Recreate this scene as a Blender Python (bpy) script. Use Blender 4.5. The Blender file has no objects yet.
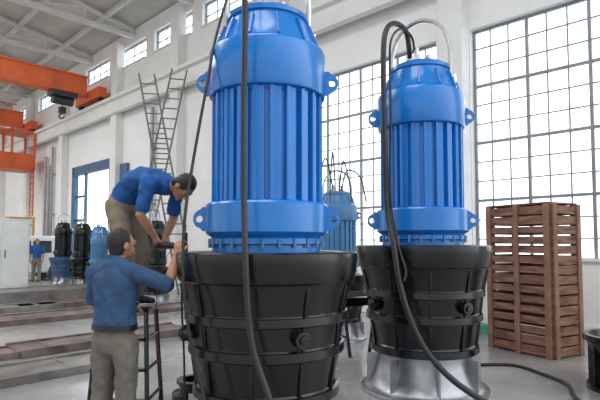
import bpy, bmesh, math, random
from mathutils import Vector, Matrix, noise
from mathutils.bvhtree import BVHTree
random.seed(4)
S=bpy.context.scene
COL=S.collection
try:
    S.view_settings.view_transform='Standard'
except Exception: pass

# ------------------------------------------------------------------ materials
def mat(name,col,rough=.5,metal=0,var=.12,scale=4,bump=0,bscale=40,spec=.5,col2=None,stretch=None):
    m=bpy.data.materials.new(name); m.use_nodes=True
    nt=m.node_tree; b=nt.nodes['Principled BSDF']
    b.inputs['Roughness'].default_value=rough; b.inputs['Metallic'].default_value=metal
    b.inputs['Specular IOR Level'].default_value=spec
    tc=nt.nodes.new('ShaderNodeTexCoord'); mp=nt.nodes.new('ShaderNodeMapping')
    nt.links.new(tc.outputs['Object'],mp.inputs['Vector'])
    if stretch: mp.inputs['Scale'].default_value=stretch
    n=nt.nodes.new('ShaderNodeTexNoise'); n.inputs['Scale'].default_value=scale; n.inputs['Detail'].default_value=6
    nt.links.new(mp.outputs['Vector'],n.inputs['Vector'])
    r=nt.nodes.new('ShaderNodeValToRGB')
    c1=[max(0,c*(1-var)) for c in col]; c2=[min(1,c*(1+var)) for c in (col2 or col)]
    r.color_ramp.elements[0].position=.32; r.color_ramp.elements[1].position=.68
    r.color_ramp.elements[0].color=(*c1,1); r.color_ramp.elements[1].color=(*c2,1)
    nt.links.new(n.outputs['Fac'],r.inputs['Fac']); nt.links.new(r.outputs['Color'],b.inputs['Base Color'])
    if bump:
        n2=nt.nodes.new('ShaderNodeTexNoise'); n2.inputs['Scale'].default_value=bscale; n2.inputs['Detail'].default_value=4
        nt.links.new(mp.outputs['Vector'],n2.inputs['Vector'])
        bp=nt.nodes.new('ShaderNodeBump'); bp.inputs['Strength'].default_value=bump; bp.inputs['Distance'].default_value=.02
        nt.links.new(n2.outputs['Fac'],bp.inputs['Height']); nt.links.new(bp.outputs['Normal'],b.inputs['Normal'])
    return m
M_blue=mat('blue_paint',(.005,.165,.53),.22,0,.08,3,.02,60,spec=.6)
M_blue2=mat('pale_blue_paint',(.07,.22,.43),.4,0,.1,4)
M_black=mat('black_paint',(.005,.005,.006),.22,0,.35,6,.05,30,spec=.5)
M_blk2=mat('black_rubber',(.014,.014,.016),.45,0,.2,8)
M_steel=mat('machined_steel',(.34,.35,.37),.32,.8,.2,6,.1,30)
M_chrome=mat('bright_steel',(.55,.55,.57),.25,.9,.1,10)
M_bolt=mat('bolt_steel',(.10,.20,.38),.4,.4,.1,10)
M_wall=mat('white_wall_paint',(.86,.86,.84),.8,0,.04,.9,.1,25)
M_trim=mat('off_white_concrete',(.80,.80,.77),.8,0,.05,1.5)
M_ceil=mat('ceiling_sheet',(.56,.55,.51),.8,0,.1,1)
M_truss=mat('truss_paint',(.66,.66,.64),.6,0,.1,2)
M_frame=mat('window_steel',(.25,.27,.29),.5,.2,.15,5)
M_orange=mat('crane_orange',(.72,.14,.04),.5,0,.12,2)
M_dark=mat('dark_metal',(.05,.05,.055),.5,.4,.2,5)
M_dblue=mat('door_blue',(.05,.12,.22),.5,0,.15,3)
M_white=mat('white_enamel',(.78,.80,.80),.4,0,.05,3)
M_rust=mat('rusty_steel',(.12,.080,.068),.42,.2,.3,3,.2,30,col2=(.19,.15,.135))
M_gsteel=mat('grey_steel_plate',(.17,.165,.16),.35,.3,.25,3,.2,25,col2=(.24,.225,.21))
M_wood=mat('crate_wood',(.15,.065,.042),.7,0,.35,3,.3,20,col2=(.24,.12,.08),stretch=(1,1,6))
M_wood2=mat('crate_post_wood',(.24,.13,.085),.7,0,.25,4,.2,20)
M_yellow=mat('yellow_paint',(.55,.33,.06),.5,0,.2,5)
M_green=mat('green_hose',(.02,.33,.17),.4,0,.1,5)
M_alu=mat('aluminium',(.33,.33,.34),.4,.6,.1,5)
M_ladder=mat('ladder_steel',(.16,.16,.17),.5,.3,.1,5)
M_red=mat('red_wire',(.22,.02,.015),.45,0,.1,5)
M_glassd=mat('dark_glass',(.04,.05,.06),.08,0,.1,2)
M_skin=mat('skin',(.40,.20,.12),.5,0,.08,12)
M_lip=mat('lips',(.30,.10,.07),.5,0,.05,12)
M_hair=mat('black_hair',(.010,.008,.008),.5,0,.3,60,.5,120)
M_eye=mat('eye_dark',(.02,.015,.012),.2,0,.1,5)
M_shirtA=mat('navy_work_shirt',(.026,.070,.155),.85,0,.2,6,.35,18)
M_shirtB=mat('blue_work_shirt',(.012,.088,.30),.85,0,.15,6,.35,18)
M_pantA=mat('grey_trousers',(.15,.135,.115),.9,0,.15,7,.3,18)
M_pantB=mat('khaki_trousers',(.22,.175,.13),.9,0,.15,7,.3,18)
M_shoe=mat('black_shoe',(.02,.018,.016),.4,0,.1,5)

def floor_mat():
    m=mat('concrete_floor',(.24,.235,.23),.42,0,.2,.8,.08,14,col2=(.35,.345,.335))
    nt=m.node_tree; b=nt.nodes['Principled BSDF']
    tc=[n for n in nt.nodes if n.type=='TEX_COORD'][0]
    n=nt.nodes.new('ShaderNodeTexNoise'); n.inputs['Scale'].default_value=.7; n.inputs['Detail'].default_value=8
    nt.links.new(tc.outputs['Object'],n.inputs['Vector'])
    r=nt.nodes.new('ShaderNodeMapRange'); r.inputs['From Min'].default_value=.35; r.inputs['From Max'].default_value=.65
    r.inputs['To Min'].default_value=.10; r.inputs['To Max'].default_value=.42
    nt.links.new(n.outputs['Fac'],r.inputs['Value']); nt.links.new(r.outputs['Result'],b.inputs['Roughness'])
    return m
M_floor=floor_mat()
def glass_mat():
    m=bpy.data.materials.new('dusty_glass'); m.use_nodes=True; nt=m.node_tree; nt.nodes.clear()
    o=nt.nodes.new('ShaderNodeOutputMaterial'); mx=nt.nodes.new('ShaderNodeMixShader')
    t=nt.nodes.new('ShaderNodeBsdfTransparent'); t.inputs[0].default_value=(.97,.985,1,1)
    tr=nt.nodes.new('ShaderNodeBsdfTranslucent'); tr.inputs[0].default_value=(.85,.9,.92,1)
    n=nt.nodes.new('ShaderNodeTexNoise'); n.inputs['Scale'].default_value=1.3; n.inputs['Detail'].default_value=5
    tc=nt.nodes.new('ShaderNodeTexCoord'); nt.links.new(tc.outputs['Object'],n.inputs['Vector'])
    r=nt.nodes.new('ShaderNodeMapRange'); r.inputs['From Min'].default_value=.3; r.inputs['From Max'].default_value=.7
    r.inputs['To Min'].default_value=.02; r.inputs['To Max'].default_value=.35
    nt.links.new(n.outputs['Fac'],r.inputs['Value']); nt.links.new(r.outputs['Result'],mx.inputs[0])
    nt.links.new(t.outputs[0],mx.inputs[1]); nt.links.new(tr.outputs[0],mx.inputs[2]); nt.links.new(mx.outputs[0],o.inputs[0])
    return m
M_glass=glass_mat()

# ------------------------------------------------------------------ mesh helpers
def V(*a): return Vector(a)
def add_box(bm,c,s,R=None,mi=0):
    c=Vector(c); R=R or Matrix.Identity(3); vs=[]
    for x in(-.5,.5):
        for y in(-.5,.5):
            for z in(-.5,.5):
                vs.append(bm.verts.new(c+R@Vector((x*s[0],y*s[1],z*s[2]))))
    for f in((0,1,3,2),(4,6,7,5),(0,4,5,1),(2,3,7,6),(0,2,6,4),(1,5,7,3)):
        fc=bm.faces.new([vs[i] for i in f]); fc.material_index=mi
def basis(d,side=None):
    d=d.normalized()
    if side is None: side=V(0,0,1) if abs(d.z)<.9 else V(1,0,0)
    a=(side-d*side.dot(d))
    if a.length<1e-4: a=V(0,1,0)-d*d.y
    a.normalize(); return a,d.cross(a)
def ring(bm,c,a,b,ra,rb,n):
    return [bm.verts.new(c+a*ra*math.cos(2*math.pi*i/n)+b*rb*math.sin(2*math.pi*i/n)) for i in range(n)]
def bridge(bm,r1,r2,mi):
    n=len(r1)
    for i in range(n):
        f=bm.faces.new((r1[i],r1[(i+1)%n],r2[(i+1)%n],r2[i])); f.material_index=mi
def add_cyl(bm,p0,p1,r0,r1=None,n=16,mi=0):
    p0=Vector(p0);p1=Vector(p1); r1=r0 if r1 is None else r1
    a,b=basis(p1-p0); A=ring(bm,p0,a,b,r0,r0,n); B=ring(bm,p1,a,b,r1,r1,n); bridge(bm,A,B,mi)
    f=bm.faces.new(A[::-1]);f.material_index=mi; f=bm.faces.new(B);f.material_index=mi
def add_tube(bm,pts,radii,side=None,n=14,mi=0,round_=True):
    pts=[Vector(p) for p in pts]; R=[(r,r) if not isinstance(r,tuple) else r for r in radii]
    rs=[]; N=len(pts); dirs=[]
    for i in range(N):
        d=(pts[min(i+1,N-1)]-pts[max(i-1,0)]); dirs.append(d.normalized())
    sd=Vector(side) if side is not None else None
    a0,_=basis(dirs[0],sd)
    fr=[]
    for d in dirs:
        a=(sd if sd is not None else a0); a=a-d*a.dot(d)
        if a.length<1e-3: a=a0
        a=a.normalized(); a0=a; fr.append((a,d.cross(a)))
    def caps(i,sg):
        out=[]; m=min(R[i])
        for t in (.95,.6,.3):
            k=math.sqrt(1-t*t)
            out.append((pts[i]+dirs[i]*sg*m*t,k))
        return out
    if round_:
        p=bm.verts.new(pts[0]-dirs[0]*min(R[0]))
        for c,k in caps(0,-1): rs.append(ring(bm,c,*fr[0],R[0][0]*k,R[0][1]*k,n))
    for i in range(N): rs.append(ring(bm,pts[i],*fr[i],R[i][0],R[i][1],n))
    if round_:
        for c,k in reversed(caps(N-1,1)): rs.append(ring(bm,c,*fr[-1],R[-1][0]*k,R[-1][1]*k,n))
        q=bm.verts.new(pts[-1]+dirs[-1]*min(R[-1]))
    for i in range(len(rs)-1): bridge(bm,rs[i],rs[i+1],mi)
    if round_:
        for i in range(n):
            f=bm.faces.new((p,rs[0][(i+1)%n],rs[0][i]));f.material_index=mi
            f=bm.faces.new((q,rs[-1][i],rs[-1][(i+1)%n]));f.material_index=mi
    else:
        f=bm.faces.new(rs[0][::-1]);f.material_index=mi; f=bm.faces.new(rs[-1]);f.material_index=mi
def add_lathe(bm,prof,c=(0,0,0),n=64,mi=0):
    c=Vector(c); rs=[]
    for r,z in prof:
        if r<1e-5: rs.append([bm.verts.new(c+V(0,0,z))])
        else: rs.append([bm.verts.new(c+V(r*math.cos(2*math.pi*i/n),r*math.sin(2*math.pi*i/n),z)) for i in range(n)])
    for A,B in zip(rs,rs[1:]):
        for i in range(n):
            j=(i+1)%n
            if len(A)==1 and len(B)==1: continue
            if len(A)==1: f=bm.faces.new((A[0],B[j],B[i]))
            elif len(B)==1: f=bm.faces.new((A[i],A[j],B[0]))
            else: f=bm.faces.new((A[i],A[j],B[j],B[i]))
            f.material_index=mi
def add_ell(bm,c,r,R=None,n=14,mi=0):
    c=Vector(c);R=R or Matrix.Identity(3); m=n//2+1; rs=[]
    for k in range(1,m):
        t=math.pi*k/m
        rs.append([bm.verts.new(c+R@V(r[0]*math.sin(t)*math.cos(2*math.pi*i/n),r[1]*math.sin(t)*math.sin(2*math.pi*i/n),r[2]*math.cos(t))) for i in range(n)])
    p=bm.verts.new(c+R@V(0,0,r[2]));q=bm.verts.new(c-R@V(0,0,r[2]))
    for A,B in zip(rs,rs[1:]): bridge(bm,A,B,mi)
    for i in range(n):
        f=bm.faces.new((p,rs[0][(i+1)%n],rs[0][i]));f.material_index=mi
        f=bm.faces.new((q,rs[-1][i],rs[-1][(i+1)%n]));f.material_index=mi
def finish(bm,name,mats,parent=None,ang=35,bevel=0,M=None,smooth=True):
    bmesh.ops.recalc_face_normals(bm,faces=bm.faces)
    me=bpy.data.meshes.new(name); bm.to_mesh(me); bm.free()
    if not isinstance(mats,(list,tuple)): mats=[mats]
    for m in mats: me.materials.append(m)
    if smooth:
        me.polygons.foreach_set('use_smooth',[True]*len(me.polygons)); me.set_sharp_from_angle(angle=math.radians(ang))
    o=bpy.data.objects.new(name,me); COL.objects.link(o)
    if parent: o.parent=parent
    if M is not None: o.matrix_world=M
    if bevel:
        b=o.modifiers.new('bevel','BEVEL'); b.width=bevel; b.segments=2; b.limit_method='ANGLE'
    return o
def empty(name,loc=(0,0,0),rz=0,M=None):
    e=bpy.data.objects.new(name,None); e.empty_display_size=.2; COL.objects.link(e)
    if M is not None: e.matrix_world=M
    else: e.location=loc; e.rotation_euler=(0,0,rz)
    return e
NB=bmesh.new
def catmull(P,k=8):
    P=[Vector(p) for p in P]; P=[P[0]*2-P[1]]+P+[P[-1]*2-P[-2]]; out=[]
    for i in range(1,len(P)-2):
        p0,p1,p2,p3=P[i-1:i+3]
        for j in range(k):
            t=j/k; out.append(.5*((2*p1)+(p2-p0)*t+(2*p0-5*p1+4*p2-p3)*t*t+(3*p1-p0-3*p2+p3)*t**3))
    out.append(P[-2]); return out
def cable(name,pts,r,m,parent=None,n=10):
    bm=NB(); p=catmull(pts); add_tube(bm,p,[r]*len(p),n=n); return finish(bm,name,m,parent,ang=80)

# ------------------------------------------------------------------ room frame (x along wall to the left-rear, y inward)
RM=Matrix(((-.714,-.700,0,3.5),(.700,-.714,0,9.5),(0,0,1,0),(0,0,0,1)))
def rw(s,d,z=0): return RM@V(s,d,z)
RANG=math.atan2(.700,-.714)
WT=.3
S0,S1,H=-7.0,36.0,10.0
big=[(-3.9,.22,1.25,5.75),(.95,5.1,1.25,5.75)]
door=(15.8,20.0,0,5.1)
cler=[(s,s+2.5,8.6,9.45) for s in (-5.5,-2.4,.7,3.8,6.9,10.0,13.1,16.2,19.3,22.4,25.5,28.6,31.7)]
holes=big+[door]+cler
def wall(name,s0,s1,h,holes,M,mt):
    ss=sorted({s0,s1,*[x for a in holes for x in a[:2]]}); zs=sorted({0,h,*[x for a in holes for x in a[2:]]})
    bm=NB()
    for a,b in zip(ss,ss[1:]):
        run=None
        for c,d in zip(zs,zs[1:]):
            ms,mz=(a+b)/2,(c+d)/2
            inh=any(q[0]<ms<q[1] and q[2]<mz<q[3] for q in holes)
            if not inh: run=(run[0],d) if run else (c,d)
            if (inh or d==h) and run:
                add_box(bm,(ms,-WT/2,(run[0]+run[1])/2),(b-a,WT,run[1]-run[0])); run=None
    return finish(bm,name,mt,M=M,smooth=False)
wall('wall_back',S0,S1,H,holes,RM,M_wall)
EM=RM@Matrix.Translation((S1,0,0))@Matrix.Rotation(math.pi/2,4,'Z')
wall('wall_left',0,20,H+1.5,[(6,11,0,5.5)],EM,M_wall)
bm=NB(); add_box(bm,(14,9.5,-.1),(60,40,.2)); finish(bm,'floor',M_floor,M=RM,smooth=False)
bm=NB()
def quadslab(a,b,c,d,t=.12):
    lo=[bm.verts.new(Vector(p)) for p in (a,b,c,d)]; hi=[bm.verts.new(Vector(p)+V(0,0,t)) for p in (a,b,c,d)]
    bm.faces.new(lo);bm.faces.new(hi[::-1])
    for i in range(4): bm.faces.new((lo[i],lo[(i+1)%4],hi[(i+1)%4],hi[i]))
quadslab((S0,-.3,H),(S1,-.3,H),(S1,10,H+1.7),(S0,10,H+1.7)); quadslab((S0,10,H+1.7),(S1,10,H+1.7),(S1,20,H),(S0,20,H))
finish(bm,'ceiling',M_ceil,M=RM,smooth=False)
e=empty('roof_truss_set',M=RM)
bm=NB()
for s in [x for x in range(2,36,4)]:
    add_box(bm,(s,10,H-.35),(.16,20,.16))
    for sg in (0,1):
        ys=[0.1,2,4,6,8,10]
        for i,y in enumerate(ys):
            yy=y if sg==0 else 20-y; zt=H-.12+1.7*y/10
            add_cyl(bm,(s,yy,H-.35),(s,yy,zt),.05,n=6)
            if i:
                y0=ys[i-1] if sg==0 else 20-ys[i-1]
                add_cyl(bm,(s,y0,H-.12+1.7*ys[i-1]/10),(s,yy,zt),.09,n=6)
                add_cyl(bm,(s,y0,H-.12+1.7*ys[i-1]/10),(s,yy,H-.35),.05,n=6)
finish(bm,'trusses',M_truss,e,smooth=False)
bm=NB()
for y in (1.2,3,5,7,9): add_box(bm,((S0+S1)/2,y,H-.1+1.7*y/10),(S1-S0,.12,.16))
finish(bm,'purlins',M_truss,e,smooth=False)
bm=NB()
for s in (-4.4,.485,5.6,10.6,15.1,20.7,25.7,30.7): add_box(bm,(s,.16,H/2-.2),(.5,.32,H-.4))
finish(bm,'trim_1',M_trim,M=RM,smooth=False,bevel=.01)
bm=NB(); add_box(bm,((S0+S1)/2,.36,7.25),(S1-S0,.5,.12)); add_box(bm,((S0+S1)/2,.36,6.95),(S1-S0,.2,.5)); add_box(bm,((S0+S1)/2,.36,7.34),(S1-S0,.08,.08),mi=1)
finish(bm,'trim_2',[M_trim,M_dark],M=RM,smooth=False)
bm=NB()
for a,b in ((S0,15.5),(20.95,S1)): add_box(bm,((a+b)/2,.02,.1),(b-a,.04,.2))
finish(bm,'baseboard_back',M_trim,M=RM,smooth=False)

def window(name,s0,s1,z0,z1,nc,nr,tc=2,tr=3,th=.052,tn=.022,parent=None):
    e=parent or empty(name,M=RM)
    bm=NB(); W=s1-s0;Hh=z1-z0; y=-.16
    for i in range(nc+1):
        t=th if (i%tc==0 or i==nc) else tn
        x=s0+W*i/nc; x=min(max(x,s0+t/2),s1-t/2)
        add_box(bm,(x,y,(z0+z1)/2),(t,.06 if t==th else .035,Hh))
    for j in range(nr+1):
        t=th if (j%tr==0 or j==nr) else tn
        z=z0+Hh*j/nr; z=min(max(z,z0+t/2),z1-t/2)
        add_box(bm,((s0+s1)/2,y,z),(W,.058 if t==th else .033,t))
    finish(bm,'mullions',M_frame,e,smooth=False)
    bm=NB(); add_box(bm,((s0+s1)/2,y,(z0+z1)/2),(W-.02,.006,Hh-.02)); finish(bm,'pane',M_glass,e,smooth=False)
    bm=NB(); add_box(bm,((s0+s1)/2,-.03,z0+.02),(W-.01,.2,.04)); finish(bm,'sill',M_trim,e,smooth=False)
window('window_1',*big[0],12,12,tc=3,tr=3); window('window_2',*big[1],12,12,tc=3,tr=3)
for i,c in enumerate(cler): window('window_%d'%(i+3),*c,4,2,tc=4,tr=2,th=.05,tn=.03)
e=empty('door_1',M=RM); bm=NB()
for x in (15.95,19.85): add_box(bm,(x,-.1,2.55),(.3,.2,5.1))
add_box(bm,(17.9,-.1,4.9),(4.2,.2,.4)); add_box(bm,(18.7,-.14,2.35),(.14,.1,4.7))
add_box(bm,(19.2,-.14,.6),(1.0,.08,1.2)); add_box(bm,(19.2,-.14,2.6),(1.0,.08,.12)); add_box(bm,(19.2,-.14,3.7),(1.0,.08,.1))
add_box(bm,(14.6,.08,2.4),(.7,.08,4.6))
finish(bm,'frame',M_dblue,e,smooth=False)

# ------------------------------------------------------------------ cranes
def crane(s,z=7.45,hoist_d=3.2,cab=False):
    e=empty('overhead_crane',M=RM@Matrix.Translation((s,0,0)))
    bm=NB()
    add_box(bm,(0,10,z+.70),(.45,18.6,.72)); add_box(bm,(0,10,z+1.08),(.62,18.6,.05)); add_box(bm,(0,10,z+.32),(.62,18.6,.05))
    for y in range(2,19,2): add_box(bm,(0,y,z+.70),(.52,.05,.7))
    for y in (.45,19.5): add_box(bm,(0,y,z+.3),(2.4,.34,.42))
    finish(bm,'girders',M_orange,e,smooth=False)
    bm=NB()
    for dx in (-1.0,1.0):
        for y in (.45,19.5): add_cyl(bm,(dx,y-.08,z+.1),(dx,y+.08,z+.1),.15,n=18)
    finish(bm,'wheels',M_dark,e)
    bm=NB(); d=hoist_d
    add_box(bm,(0,d,z+.18),(.6,1.0,.2)); add_cyl(bm,(0,d-.4,z-.05),(0,d+.4,z-.05),.18,n=16)
    add_cyl(bm,(0,d,z),(0,d,z-.4),.02,n=6); add_box(bm,(0,d,z-.45),(.2,.25,.25)); 
    add_tube(bm,catmull([(0,d,z-.5),(0,d+.02,z-.6),(0,d+.12,z-.7),(0,d+.05,z-.8),(0,d-.08,z-.74)],5),[.03]*21,n=8)
    finish(bm,'hoist',M_dark,e)
    if cab:
        bm=NB(); y=1.4
        add_box(bm,(-.9,y+.2,z-.2),(1.6,2.2,.1)); add_box(bm,(-.9,y+.2,z-2.1),(1.6,2.2,.12))
        for dx in(-1.65,-.15):
            for dy in (-.85,.2,1.25): add_box(bm,(dx,y+dy,z-1.1),(.1,.1,2.0))
            add_box(bm,(dx,y+.2,z-1.7),(.06,2.2,.7)); 
        for dy in (-.85,1.25): add_box(bm,(-.9,y+dy,z-1.7),(1.5,.06,.7))
        for k in range(8): add_box(bm,(-1.2,y-.9+.0,z-2.2-.3*k),(.5,.05,.04))
        for dx in(-1.45,-.95): add_box(bm,(dx,y-.9,z-3.3),(.05,.05,2.4))
        add_box(bm,(0,10,z+1.5),(.06,18,.05)); 
        for k in range(12): add_box(bm,(0,1.2+k*1.5,z+1.3),(.05,.05,.45))
        finish(bm,'operator_cab',M_orange,e,smooth=False)
    return e
crane(17.0,hoist_d=1.6); crane(25.2,hoist_d=8,cab=True)

e=empty('wall_pipe_set',M=RM)
bm=NB()
for s,h in((22.2,6.4),(22.6,5.5),(23.1,6.0),(12.3,6.5)): 
    add_cyl(bm,(s,.14,0),(s,.14,h),.07,n=10)
    for z in (1,3,5): add_box(bm,(s,.07,z),(.25,.14,.06))
finish(bm,'pipes',M_alu,e)
for s,d in ((14,5),(19,5),(24,5),(29,5)):
    e=empty('pendant_lamp',M=RM@Matrix.Translation((s,d,0))); bm=NB()
    add_cyl(bm,(0,0,H+.8),(0,0,9.4),.015,n=6); add_lathe(bm,[(0,9.45),(.07,9.45),(.08,9.33),(.24,9.07),(.25,9.05),(.22,9.06),(.06,9.3),(0,9.3)],n=20)
    finish(bm,'shade',M_dark,e)

# ------------------------------------------------------------------ pumps
def pump(loc,sc=1,zs=1,rz=0,mt=M_blue,ml=M_black,mb=M_steel,n=72,bail_rot=0,bell=True,lugrot=0):
    e=empty('submersible_pump',loc,rz)
    def P(pr): return [(r*sc,z*sc*zs) for r,z in pr]
    k=sc*zs
    bm=NB()
    add_lathe(bm,P([(0,1.48),(.41,1.48),(.43,1.49),(.43,1.55),(.45,1.56),(.45,1.60),(.435,1.61),(.475,1.635),(.485,1.65),(.485,1.86),(.475,1.875),(.42,1.885),(.395,1.90),(.395,2.70),(.42,2.73),(.46,2.735),(.468,2.75),(.468,3.08),(.458,3.10),(.43,3.115),(.41,3.13),(.355,3.25),(.325,3.33),(.32,3.35),(.335,3.355),(.335,3.39),(.29,3.40),(.27,3.43),(0,3.44)]),n=n)
    finish(bm,'motor_housing',mt,e,ang=30)
    bm=NB(); N=22
    for i in range(N):
        a=2*math.pi*i/N; R=Matrix.Rotation(a,3,'Z')
        add_box(bm,R@V(.415*sc,0,2.305*k),(.055*sc,.032*sc,.85*k),R)
        a2=a+.075; R=Matrix.Rotation(a2,3,'Z')
        add_box(bm,R@V(.405*sc,0,2.305*k),(.04*sc,.07*sc,.85*k),R)
    for i in range(12):
        a=2*math.pi*(i+.5)/12; R=Matrix.Rotation(a,3,'Z')@Matrix.Rotation(math.radians(-21),3,'Y')
        add_box(bm,Matrix.Rotation(a,3,'Z')@V(.378*sc,0,3.22*k),(.03*sc,.02*sc,.2*k),R)
    finish(bm,'cooling_ribs',mt,e,bevel=.005*sc,smooth=False)
    bm=NB()
    for z,r in ((2.87,.468),(1.76,.485)):
        for a in (lugrot,lugrot+math.pi):
            R=Matrix.Rotation(a,3,'Z'); cx=r*sc+.04*sc; A=[];B=[];C=[];D=[]
            m=18
            for j in range(m):
                t=2*math.pi*j/m; co,si=math.cos(t),math.sin(t)
                ox=cx+ (.065*co if co>0 else .10*co)*sc; oz=z*k+.075*si*sc*(1 if co>0 else 1.35)
                ix=cx+(.015+.028*co)*sc; iz=z*k+.028*si*sc
                for L,x,zz,yy in((A,ox,oz,-.018),(B,ox,oz,.018),(C,ix,iz,-.018),(D,ix,iz,.018)): L.append(bm.verts.new(R@V(x,yy*sc,zz)))
            for p,q in((A,B),(B,D),(D,C),(C,A)): bridge(bm,p,q,0)
    finish(bm,'lifting_lugs',mt,e)
    bm=NB()
    for i in range(24):
        a=2*math.pi*i/24; c,s_=math.cos(a),math.sin(a)
        add_cyl(bm,(.452*c*sc,.452*s_*sc,1.53*k),(.452*c*sc,.452*s_*sc,1.60*k),.012*sc,n=6)
        if i%2==0:
            for rr,z in ((.615,.99),(.588,.74),(.545,.415)):
                add_cyl(bm,(rr*c*sc,rr*s_*sc,(z-.0)*k),(rr*c*sc,rr*s_*sc,(z+.072)*k),.014*sc,n=6,mi=1 )
    finish(bm,'bolts',[M_bolt,ml],e)
    bm=NB()
    add_lathe(bm,P([(0,1.47),(.42,1.46),(.56,1.44),(.64,1.49),(.70,1.50),(.715,1.49),(.717,1.44),(.712,1.41),(.704,1.34),(.69,1.29),(.672,1.275),(.665,1.25),(.64,1.17),(.618,1.06),(.622,1.05),(.636,1.045),(.638,.99),(.628,.98),(.605,.975),(.585,.82),(.59,.81),(.608,.805),(.61,.745),(.6,.735),(.575,.73),(.55,.60),(.535,.50),(.545,.485),(.568,.48),(.57,.42),(.56,.41),(.50,.405),(0,.405)]),n=n)
    finish(bm,'impeller_casing',ml,e,ang=28)
    bm=NB(); N=10
    for i in range(N):
        a=2*math.pi*(i+.3)/N; R=Matrix.Rotation(a,3,'Z'); Rt=R@Matrix.Rotation(math.radians(12),3,'Y')
        add_box(bm,R@V(.63*sc,0,1.14*k),(.045*sc,.024*sc,.24*k),Rt)
        add_box(bm,R@V(.590*sc,0,.89*k),(.035*sc,.026*sc,.18*k),R@Matrix.Rotation(math.radians(7),3,'Y'))
        add_box(bm,R@V(.552*sc,0,.61*k),(.04*sc,.024*sc,.25*k),R@Matrix.Rotation(math.radians(8),3,'Y'))
    for i in range(4):
        a=2*math.pi*i/4+.45; R=Matrix.Rotation(a,3,'Z')
        add_cyl(bm,R@V(.60*sc,0,.90*k),R@V(.672*sc,0,.90*k),.06*sc,n=18); add_cyl(bm,R@V(.66*sc,0,.90*k),R@V(.69*sc,0,.90*k),.035*sc,n=6)
    finish(bm,'casing_ribs',ml,e,smooth=True,bevel=.005*sc)
    if bell:
        bm=NB(); add_lathe(bm,P([(0,.40),(.50,.40),(.50,.34),(.51,.28),(.54,.18),(.59,.08),(.635,.045),(.665,.04),(.67,.03),(.67,0),(0,0)]),n=n)
        finish(bm,'suction_bell',mb,e,ang=30)
        bm=NB()
        for i in range(8):
            R=Matrix.Rotation(2*math.pi*i/8,3,'Z'); add_box(bm,R@V(.56*sc,0,.2*k),(.1*sc,.02*sc,.34*k),R)
        finish(bm,'bell_ribs',mb,e)
    bm=NB(); R=Matrix.Rotation(bail_rot,3,'Z')
    pts=[R@V(x*sc,0,z*k) for x,z in((-.33,3.20),(-.335,3.4),(-.33,3.58),(-.27,3.78),(-.15,3.9),(0,3.94),(.15,3.9),(.27,3.78),(.33,3.58),(.335,3.4),(.33,3.20))]
    p=catmull(pts,5); add_tube(bm,p,[.022*sc]*len(p),n=10)
    for sx in(-1,1): add_cyl(bm,R@V(sx*.28*sc,0,3.24*k),R@V(sx*.39*sc,0,3.24*k),.05*sc,n=12)
    finish(bm,'lifting_bail',M_chrome,e)
    bm=NB()
    for a in (.6,2.4,4.2):
        c,s_=.14*math.cos(a)*sc,.14*math.sin(a)*sc
        add_cyl(bm,(c,s_,3.43*k),(c,s_,3.51*k),.05*sc,n=6); add_cyl(bm,(c,s_,3.51*k),(c,s_,3.59*k),.03*sc,n=12)
    finish(bm,'cable_glands',M_chrome,e)
    return e
pL=pump((-.264,4.0,0),1,.99,rz=0,bail_rot=0,lugrot=0)
pR=pump((1.33,5.45,0),1,1.02,rz=0,bail_rot=-.6,lugrot=-.1)
pB=pump((.62,8.3,0),.70,1.0,rz=0,mt=M_blue2)
def pc(name,e,pts,r,m=M_blk2):
    return cable(name,[Vector(p)-e.location for p in pts],r,m,e)
pc('power_cable',pL,[(-.34,3.92,3.5),(-.36,3.85,3.8),(-.40,3.6,3.95),(-.40,3.42,3.6),(-.38,3.38,3.18),(-.385,3.38,2.5),(-.375,3.33,1.9),(-.35,3.21,1.5),(-.335,3.19,1.2),(-.30,3.19,.9),(-.2,3.15,.62),(-.05,3.0,.3),(.15,2.85,.06),(.5,2.8,.02)],.021)
pc('signal_cable',pL,[(-.40,4.0,3.42),(-.52,3.9,3.62),(-.64,3.8,3.2),(-.70,3.66,2.68),(-.77,3.55,2.1),(-.80,3.46,1.7),(-.80,3.44,1.36),(-.77,3.43,1.05),(-.72,3.42,.8),(-.64,3.40,.5),(-.6,3.35,.2),(-.62,3.2,.015),(-.5,3.0,.015)],.011)
pc('power_cable_r',pR,[(1.21,5.4,3.6),(1.15,5.3,3.83),(1.0,5.15,3.86),(.88,5.02,3.72),(.845,4.98,3.4),(.85,4.97,2.6),(.87,4.97,1.9),(.90,4.82,1.55),(.93,4.71,1.2),(1.0,4.65,.9),(1.13,4.6,.60),(1.33,4.52,.36),(1.6,4.5,.17),(1.85,4.6,.04),(2.1,4.6,.025)],.028)
pc('signal_cable_r',pR,[(1.25,5.35,3.57),(1.2,5.25,3.75),(1.05,5.1,3.78),(.93,5.0,3.62),(.91,4.98,3.3),(.915,4.975,2.8),(.90,4.96,2.3),(.91,4.95,1.9),(.95,4.80,1.5),(.99,4.70,1.3),(.97,4.68,1.2)],.012)
for k,(dx,hh) in enumerate(((-.2,2.95),(-.08,3.05),(.1,2.9),(.22,2.75))):
    pc('lead_%d'%k,pB,[(.62+dx*.3,8.3,2.40),(.62+dx*.6,8.25,2.7),(.62+dx,8.2,hh),(.62+dx*1.6,8.0,2.6),(.62+dx*1.9,7.8,2.2)],.012)
for (s,d,sc,mt,ml) in ((13.2,1.6,.62,M_blue,M_black),(14.4,1.7,.66,M_black,M_black),(15.7,1.9,.68,M_black,M_dblue),(11.9,2.2,.55,M_blue2,M_black),(7.6,2.6,.62,M_black,M_black)):
    w=rw(s,d); pump((w.x,w.y,0),sc,1,rz=s,mt=mt,ml=ml,n=28)

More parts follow.
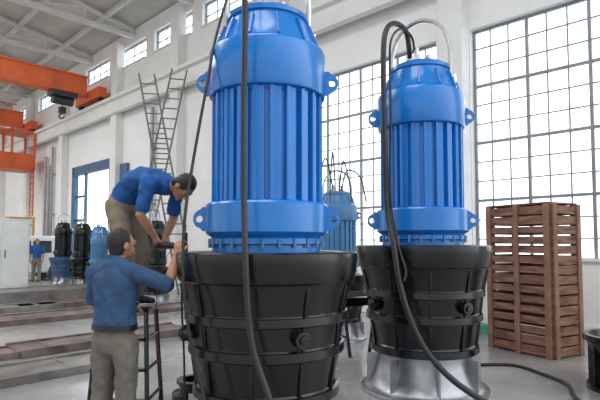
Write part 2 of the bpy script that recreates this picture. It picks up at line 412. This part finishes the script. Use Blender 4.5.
# ------------------------------------------------------------------ ladders
def ladder(base,top,wdir,w,name='ladder',n=12,r=.02,m=M_ladder):
    base=Vector(base);top=Vector(top);wd=Vector(wdir).normalized()*w/2
    e=empty(name,base); b=V(0,0,0);t=top-base; bm=NB()
    for sg in(-1,1): add_cyl(bm,b+wd*sg,t+wd*sg*.9,r,n=6)
    for i in range(1,n): 
        c=b+t*(i/n); k=1-.1*i/n; add_cyl(bm,c-wd*k,c+wd*k,r*.7,n=6)
    return finish(bm,'rails',m,e) and e
w=rw(9.0,1.0); ladder((w.x+.25,w.y,.0),(w.x-1.05,w.y-.1,6.7),(1,.2,0),.5,n=22,r=.028)
w=rw(9.4,1.6); ladder((w.x-.7,w.y,.0),(w.x+.55,w.y+.5,7.0),(1,.3,0),.5,n=22,r=.028)

# ------------------------------------------------------------------ crate
Lx=V(-.5,.866,0);Rx=V(.866,.5,0)
CM=Matrix(((Rx.x,Lx.x,0,3.38),(Rx.y,Lx.y,0,6.74),(0,0,1,0),(0,0,0,1)))
e=empty('wooden_crate',M=CM); bm=NB(); a,b,h=.62,1.03,2.09
for x in(.03,a-.03):
    for y in(.04,b-.04): add_box(bm,(x,y,h/2),(.06,.08,h),mi=1)
n=15; st=(h-.02)/n
for i in range(n):
    z=.01+st*(i+.5); j=random.uniform(-.004,.004); g=st-.022
    add_box(bm,(a/2,-.012,z+j),(a-.01,.022,g)); add_box(bm,(a+.012,b/2,z+j),(.022,b-.02,g)); add_box(bm,(a/2,b+.012,z-j),(a,.022,g))
    g2=g if i in (0,1,7,13,14) else g*.8
    add_box(bm,(-.012,b/2,z),(.022,b-.02,g2))
for i in range(7): add_box(bm,(a/2,.075+i*.15,h+.012),(a+.04,.13,.024)); 
for i in range(7): add_box(bm,(a/2,.075+i*.15,.06),(a,.13,.024))
for y in (.045,b*.5,b-.045): add_box(bm,(-.036,y,h/2),(.026,.08,h),mi=1)
for x in (.04,a-.04): add_box(bm,(x,-.036,h/2),(.08,.026,h),mi=1)
for y in (.1,b-.1): add_box(bm,(a/2,y,.03),(a,.08,.06),mi=1)
finish(bm,'slats',[M_wood,M_wood2],e,smooth=False,bevel=.004)

# ------------------------------------------------------------------ floor plates
NA=math.atan2(.714,.700)
def plate(x,y,L,W,t,m,name='steel_floor_plate'):
    e=empty(name,(x,y,0),NA); bm=NB(); add_box(bm,(0,0,t/2),(L,W,t)); 
    for sg in(-1,1): add_box(bm,(0,sg*(W/2-.03),t+.012),(L,.06,.025))
    for i in range(int(L/.8)): add_box(bm,(-L/2+.4+i*.8,0,t+.006),(.04,W-.12,.012))
    finish(bm,'slab',m,e,smooth=False,bevel=.006)
plate(-5.25,10.3,3.4,1.0,.08,M_rust); plate(-3.04,8.0,2.7,.75,.09,M_rust); plate(-3.1,6.1,1.9,.8,.07,M_gsteel)
plate(-7.0,14.1,5.2,1.5,.28,M_gsteel); plate(-3.3,11.6,2.4,.9,.07,M_rust); plate(-6.8,11.4,2.5,.8,.1,M_gsteel); plate(-4.4,6.6,1.9,.6,.07,M_rust)
plate(-5.6,12.6,2.6,.7,.1,M_rust)
e=empty('electrical_cabinet',(-9.9,16.4,0),NA); bm=NB(); add_box(bm,(0,0,1.2),(1.6,1.0,2.2)); add_box(bm,(0,0,.05),(1.5,.9,.1),mi=1)
for x in(-.4,.4): add_box(bm,(x,-.51,1.2),(.76,.03,2.05)); add_box(bm,(x*.2,-.535,1.2),(.03,.03,.25),mi=1)
add_box(bm,(.81,0,1.2),(.03,.9,2.05)); add_box(bm,(0,0,2.32),(1.64,1.04,.05)); finish(bm,'body',[M_white,M_dark],e,smooth=False,bevel=.01)
w=rw(22.0,1.6); e=empty('storage_rack',(w.x,w.y,0),NA); bm=NB()
for x in(-.5,.5):
    for y in(-.35,.35): add_box(bm,(x,y,1.4),(.08,.08,2.8))
for z in(.3,1.0,1.7,2.4,2.75): add_box(bm,(0,0,z),(1.1,.8,.06)); 
for z in(.5,1.2,1.9): add_box(bm,(-.15,0,z),(.5,.5,.32),mi=1)
finish(bm,'frame',[M_yellow,M_dark],e,smooth=False)
# van
e=empty('white_van',rw(18.6,2.6),RANG+math.pi/2); bm=NB()
prof=[(-1.9,.35),(-1.9,.95),(-1.75,1.05),(-1.25,1.75),(-1.1,1.85),(1.8,1.85),(1.95,1.7),(1.95,.35)]
A=[bm.verts.new((x,-.8,z)) for x,z in prof];B=[bm.verts.new((x,.8,z)) for x,z in prof]
bridge(bm,A,B,0); bm.faces.new(A);bm.faces.new(B[::-1])
finish(bm,'body',M_white,e,bevel=.05)
bm=NB()
add_box(bm,(-1.51,0,1.40),(.8,1.4,.02),Matrix.Rotation(-math.atan2(.7,.5),3,'Y'))
for y in(-.805,.805):
    for x0,x1 in((-1.0,-.3),(-.2,.7),(.8,1.7)): add_box(bm,((x0+x1)/2,y,1.4),(x1-x0,.02,.5))
for y in (-.75,.75):
    for x in(-1.2,1.2): add_cyl(bm,(x,y-.1,.32),(x,y+.1,.32),.32,n=20)
add_box(bm,(-1.92,0,.5),(.06,1.6,.2)); finish(bm,'trim_and_wheels',M_glassd,e)

e=empty('garden_hose',(3.02,8.7,0)); p=[V((.24+.01*math.sin(t*3))*math.cos(t),(.24)*math.sin(t),.02+.012*t/2) for t in [i*.3 for i in range(84)]]
bm=NB(); add_tube(bm,p,[.014]*len(p),n=8); finish(bm,'coil',M_green,e)
cable('floor_cable',[(1.95,6.3,.02),(2.28,6.4,.02),(2.7,6.35,.02),(2.85,5.9,.02),(2.9,5.5,.02),(2.75,5.1,.02),(2.7,4.8,.02)],.02,M_blk2)
e=empty('pump_casing',(3.50,5.35,0)); bm=NB(); q=.9
add_lathe(bm,[(r*q,z*q) for r,z in [(.40,0),(.47,0),(.47,.05),(.38,.06),(.36,.2),(.40,.42),(.46,.55),(.50,.57),(.50,.64),(.44,.64),(.40,.56),(.33,.3),(.33,.05),(.40,0)]],n=48)
for i in range(10):
    R=Matrix.Rotation(i*.628,3,'Z'); add_box(bm,R@V(.41*q,0,.3*q),(.07*q,.025,.5*q),R)
finish(bm,'bowl',M_black,e,ang=30)
e=empty('flange_ring',(-1.05,5.15,0)); bm=NB(); add_lathe(bm,[(.14,0),(.24,0),(.24,.05),(.17,.06),(.17,.14),(.2,.15),(.2,.18),(.14,.18),(.14,0)],n=36); finish(bm,'ring',M_black,e)
for x,y in((.62,6.3),(.95,7.2)):
    e=empty('steel_trestle',(x,y,0),.4); bm=NB()
    add_box(bm,(0,0,.82),(.9,.12,.1))
    for sx in(-.38,.38):
        for sy in(-.2,.2): add_cyl(bm,(sx,0,.8),(sx,sy,0),.025,n=8)
        add_cyl(bm,(sx,-.13,.25),(sx,.13,.25),.018,n=8)
    finish(bm,'frame',M_black,e)

e=empty('step_stand',(-1.50,4.40,0),0); bm=NB()
add_box(bm,(0,0,.985),(.46,.34,.03))
for sx in(-.2,.2):
    for sy in(-.14,.14): add_cyl(bm,(sx,sy,.97),(sx*1.25,sy*1.6,0),.02,n=8)
    for z in(.25,.5,.75): add_cyl(bm,(sx*(1.25-.25*z),-.14*(1.6-.6*z),z),(sx*(1.25-.25*z),.14*(1.6-.6*z),z),.014,n=8)
for z in(.25,.5,.75): add_box(bm,(0,-.14*(1.6-.6*z),z),(.42*(1.25-.25*z),.07,.02))
finish(bm,'frame',M_black,e)

# ------------------------------------------------------------------ people
class Fig:
    def __init__(s): s.parts=[]; s.hands=[]
    def add(s,fn,mi,hand=False):
        bm=NB(); fn(bm); bmesh.ops.recalc_face_normals(bm,faces=bm.faces); (s.hands if hand else s.parts).append((bm,mi))
    def tube(s,pts,rad,mi,side=None,hand=False): s.add(lambda b:add_tube(b,pts,rad,side,16),mi,hand)
    def ell(s,c,r,mi,R=None,hand=False): s.add(lambda b:add_ell(b,c,r,R,18),mi,hand)
    def head(s,c,f,u,SK,HR,EY,LP):
        f=Vector(f).normalized(); u=Vector(u); u=(u-f*u.dot(f)).normalized(); r=f.cross(u); c=Vector(c)
        R=Matrix((r,f,u)).transposed()
        P=lambda a,b,d:c+r*a+f*b+u*d
        s.ell(c,(.073,.090,.103),SK,R); s.ell(P(0,.022,-.062),(.052,.062,.052),SK,R)
        s.ell(P(0,.098,-.012),(.013,.018,.024),SK,R); s.ell(P(0,.086,-.056),(.022,.010,.006),LP,R)
        s.ell(P(0,.075,-.095),(.022,.018,.016),SK,R)
        for g in(-1,1):
            s.ell(P(g*.077,-.005,-.012),(.012,.02,.032),SK,R); s.ell(P(g*.030,.082,.012),(.012,.008,.006),EY,R); s.ell(P(g*.031,.080,.033),(.017,.009,.004),HR,R)
        s.ell(P(0,-.018,.024),(.084,.092,.100),HR,R); s.ell(P(0,-.048,-.03),(.070,.056,.068),HR,R)
    def hand(s,w,d,p,SK,curl=.5,thumb=1):
        w=Vector(w);d=Vector(d).normalized();p=Vector(p);p=(p-d*p.dot(d)).normalized();q=d.cross(p)*thumb
        s.tube([w-d*.03,w,w+d*.03,w+d*.078],[(.026,.02),(.026,.018),(.036,.016),(.039,.014)],SK,side=q,hand=True)
        for i,L in enumerate((.072,.080,.074,.058)):
            b=w+d*.078+q*(.032-.0212*i); a=curl*.5; pts=[b-d*.012,b]
            for fr in(.45,.31,.24):
                b=b+(d*math.cos(a)+p*math.sin(a))*L*fr*1.1; pts.append(b); a+=curl*1.1
            s.tube(pts,[.009,.009,.0085,.008,.0068],SK,hand=True)
        t=w+d*.02+q*.025; t1=t+(d*.6+q*.7+p*.35).normalized()*.042; t2=t1+(d*.8+q*.15+p*.5).normalized()*.033
        t3=t2+(d*.8-q*.05+p*.6).normalized()*.022
        s.tube([t,t1,t2,t3],[.014,.012,.0105,.008],SK,hand=True)
    def build(s,name,mats,loc,yaw,vox=.0065,cloth=(0,1),seed=0):
        def rem(parts,vx,sm,disp):
            allb=NB(); trees=[]
            for b,mi in parts:
                trees.append((BVHTree.FromBMesh(b),mi))
                me=bpy.data.meshes.new('t'); b.to_mesh(me); allb.from_mesh(me); bpy.data.meshes.remove(me); b.free()
            me=bpy.data.meshes.new('t'); allb.to_mesh(me); allb.free()
            o=bpy.data.objects.new('t',me); COL.objects.link(o)
            m=o.modifiers.new('r','REMESH'); m.mode='VOXEL'; m.voxel_size=vx
            dg=bpy.context.evaluated_depsgraph_get(); me2=bpy.data.meshes.new_from_object(o.evaluated_get(dg))
            bpy.data.objects.remove(o); b=NB(); b.from_mesh(me2); bpy.data.meshes.remove(me2)
            for f in b.faces:
                c=f.calc_center_median(); best=9;bi=0
                for t,mi in trees:
                    h=t.find_nearest(c,best)
                    if h[0] is not None and h[3]<best-1e-5: best=h[3];bi=mi
                f.material_index=bi
            for _ in range(sm): bmesh.ops.smooth_vert(b,verts=b.verts,factor=.5,use_axis_x=True,use_axis_y=True,use_axis_z=True)
            if disp:
                b.normal_update()
                for v in b.verts:
                    if all(f.material_index in cloth for f in v.link_faces):
                        q=v.co*7+V(seed,0,0); q.z*=.8; k=noise.noise(q)*.014+noise.noise(v.co*17+V(0,seed,0))*.010
                        v.co+=v.normal*k
            return b
        b=rem(s.parts,vox,2,True)
        if s.hands:
            h=rem(s.hands,.0035,1,False); me=bpy.data.meshes.new('t'); h.to_mesh(me); h.free(); b.from_mesh(me)
        e=empty(name,loc,yaw)
        finish(b,'body',mats,e,ang=180); return e
SH,PT,SK,HR,EY,LP,BL,SO=range(8)
def legs(F,hips,knees,ankles,fd=V(0,1,0)):
    for h,k,a in zip(hips,knees,ankles):
        h,k,a=map(Vector,(h,k,a))
        F.tube([h,h.lerp(k,.5),k,k.lerp(a,.5),a],[.095,.088,.074,.068,.066],PT)
        F.tube([a-fd*.05-V(0,0,.045),a+fd*.05-V(0,0,.05),a+fd*.17-V(0,0,.055)],[(.042,.038),(.046,.036),(.038,.026)],SO,side=(1,0,0))
def arm(F,s,e,w,hd,pn,curl,th,sl=.85):
    s,e,w=map(Vector,(s,e,w)); F.tube([s,s.lerp(e,.5),e,e.lerp(w,.35),w,w+Vector(hd).normalized()*.02],[.055,.047,.041,.041,.028,.026],SK)
    F.tube([s,s.lerp(e,.4),s.lerp(e,sl)],[.070,.064,.062],SH); F.hand(w,hd,pn,SK,curl,th)
F=Fig()
F.tube([(0,0,.84),(0,0,.92)],[(.165,.125),(.155,.112)],PT,side=(1,0,0))
F.tube([(0,0,.97),(0,.0,1.08),(0,.0,1.2),(0,0,1.30),(0,0,1.37)],[(.168,.125),(.165,.12),(.18,.122),(.185,.115),(.12,.085)],SH,side=(1,0,0))
F.tube([(-.165,0,1.335),(0,-.005,1.365),(.165,0,1.335)],[.068,.07,.068],SH)
F.tube([(0,-.005,1.40),(0,.0,1.425)],[(.07,.066),(.064,.06)],SH,side=(1,0,0))
F.tube([(0,0,1.38),(0.01,.015,1.48)],[.055,.052],SK)
F.head((.02,.035,1.545),(.35,.8,.22),(0,-.15,1),SK,HR,EY,LP)
legs(F,[(-.09,0,.84),(.09,0,.84)],[(-.115,.02,.47),(.115,.0,.47)],[(-.13,-.02,.095),(.13,-.02,.095)])
arm(F,(.185,0,1.335),(.39,.10,1.245),(.375,.21,1.45),(.05,.15,1),(.3,.9,0),.75,-1,.9)
arm(F,(-.18,0,1.335),(-.245,.06,1.10),(-.12,.25,1.03),(.8,.6,.1),(.4,-.2,-1),.6,1,.9)
mA=[M_shirtA,M_pantA,M_skin,M_hair,M_eye,M_lip,M_blk2,M_shoe]
man1=F.build('standing_man',mA,(-1.35,3.68,0),math.radians(-20),seed=3)
bm=NB(); add_lathe(bm,[(.150,.925),(.176,.925),(.176,.965),(.150,.965),(.150,.925)],n=40)
for v in bm.verts: v.co.y*=.76
add_box(bm,(0,.135,.945),(.05,.012,.045),mi=1)
finish(bm,'belt',[M_blk2,M_chrome],man1)
bm=NB(); add_box(bm,(.405,.275,1.555),(.035,.03,.15)); add_cyl(bm,(.405,.275,1.63),(.41,.28,1.69),.008,n=8); finish(bm,'radio_handset',M_blk2,man1,bevel=.006)
F=Fig()
F.tube([(0,-.10,.88),(0,-.07,.96)],[(.16,.125),(.155,.118)],PT,side=(1,0,0))
F.tube([(0,-.05,.97),(0,.03,1.06),(0,.14,1.10),(0,.26,1.085),(0,.36,1.05)],[(.165,.122),(.168,.118),(.178,.118),(.182,.112),(.12,.085)],SH,side=(1,0,0))
F.tube([(-.165,.32,1.05),(0,.335,1.07),(.165,.32,1.05)],[.068,.075,.068],SH)
F.tube([(0,.36,1.06),(0,.40,1.05)],[(.07,.066),(.064,.06)],SH,side=(1,0,0))
F.tube([(0,.36,1.05),(0,.47,1.035)],[.055,.052],SK)
F.head((0,.535,1.025),(0,.35,-1),(0,1,.45),SK,HR,EY,LP)
legs(F,[(-.09,-.11,.87),(.09,-.11,.87)],[(-.11,.02,.48),(.11,.02,.48)],[(-.11,-.03,.1),(.11,-.03,.1)])
arm(F,(.185,.32,1.04),(.225,.27,.78),(.07,.30,.60),(-.3,.4,-1),(-1,.1,.2),.7,-1,.75)
arm(F,(-.185,.32,1.04),(-.225,.27,.78),(-.07,.30,.60),(.3,.4,-1),(1,.1,.2),.7,1,.75)
mB=[M_shirtB,M_pantB,M_skin,M_hair,M_eye,M_lip,M_blk2,M_shoe]
man2=F.build('bending_man',mB,(-1.475,4.40,1.0),math.radians(-112),seed=9)
bm=NB(); add_cyl(bm,(-.09,.36,.53),(.10,.36,.53),.03,n=16); add_cyl(bm,(.10,.36,.53),(.17,.36,.53),.02,n=12)
p=catmull([(-.09,.36,.53),(-.16,.37,.50),(-.2,.38,.3),(-.18,.40,0),(-.15,.45,-.4),(-.1,.5,-.8),(-.05,.55,-.98)],6); add_tube(bm,p,[.009]*len(p),n=8)
finish(bm,'cable_connector',M_blk2,man2)
F=Fig()
F.tube([(0,0,.86),(0,0,.95)],[(.16,.12),(.155,.11)],PT,side=(1,0,0))
F.tube([(0,0,.98),(0,0,1.2),(0,0,1.38),(0,0,1.44)],[(.16,.115),(.175,.118),(.18,.11),(.11,.08)],SH,side=(1,0,0))
F.tube([(-.17,0,1.39),(.17,0,1.39)],[.066,.066],SH); F.tube([(0,0,1.42),(0,.01,1.54)],[.055,.05],SK)
F.head((0,.02,1.61),(0,1,0),(0,0,1),SK,HR,EY,LP)
legs(F,[(-.09,0,.86),(.09,0,.86)],[(-.10,.03,.48),(.11,-.02,.48)],[(-.10,.08,.095),(.12,-.1,.095)])
for g in(-1,1): arm(F,(g*.185,0,1.39),(g*.24,-.02,1.12),(g*.23,.08,.88),(0,.15,-1),(-g,0,0),.4,g,.8)
F.build('walking_man',mB,(-10.6,20.2,0),math.radians(200),vox=.014)
cable('test_wire',[(-1.0,4.05,1.53),(-1.08,4.0,1.4),(-1.16,4.05,1.0),(-1.13,4.1,.5),(-1.16,4.15,.1),(-1.1,4.2,.01),(-1.0,4.2,.01)],.003,M_red)

# ------------------------------------------------------------------ light
wd=bpy.data.worlds.new('world'); S.world=wd; wd.use_nodes=True
nt=wd.node_tree; bg=nt.nodes['Background']; bg.inputs[0].default_value=(.93,.97,1,1)
tc=nt.nodes.new('ShaderNodeTexCoord'); dt=nt.nodes.new('ShaderNodeVectorMath'); dt.operation='DOT_PRODUCT'; dt.inputs[1].default_value=(.60,.70,.38)
mr=nt.nodes.new('ShaderNodeMapRange'); mr.inputs['From Min'].default_value=-.3; mr.inputs['From Max'].default_value=.7
mr.inputs['To Min'].default_value=1.15; mr.inputs['To Max'].default_value=3.2
nt.links.new(tc.outputs['Generated'],dt.inputs[0]); nt.links.new(dt.outputs['Value'],mr.inputs['Value']); nt.links.new(mr.outputs['Result'],bg.inputs[1])
def area(s,d,z,sx,sy,pw,col=(.98,.99,1)):
    l=bpy.data.lights.new('added_fill_light','AREA'); l.shape='RECTANGLE'; l.size=sx; l.size_y=sy; l.energy=pw; l.color=col
    o=bpy.data.objects.new('added_fill_light',l); COL.objects.link(o); o.matrix_world=RM@Matrix.Translation((s,d,z)); return o
for s,pw in ((-2,330),(6,380),(14,480),(22,500),(30,500)): area(s,9,9.4,4,5,pw)  # area fills added below the roof to brighten the hall, not actual fixtures
cd=bpy.data.cameras.new('camera'); cd.lens=30; cd.sensor_width=36; cd.shift_y=17/600; cd.clip_end=300
co=bpy.data.objects.new('camera',cd); COL.objects.link(co); co.location=(0,0,1.55); co.rotation_euler=(math.radians(93),0,0)
S.camera=co
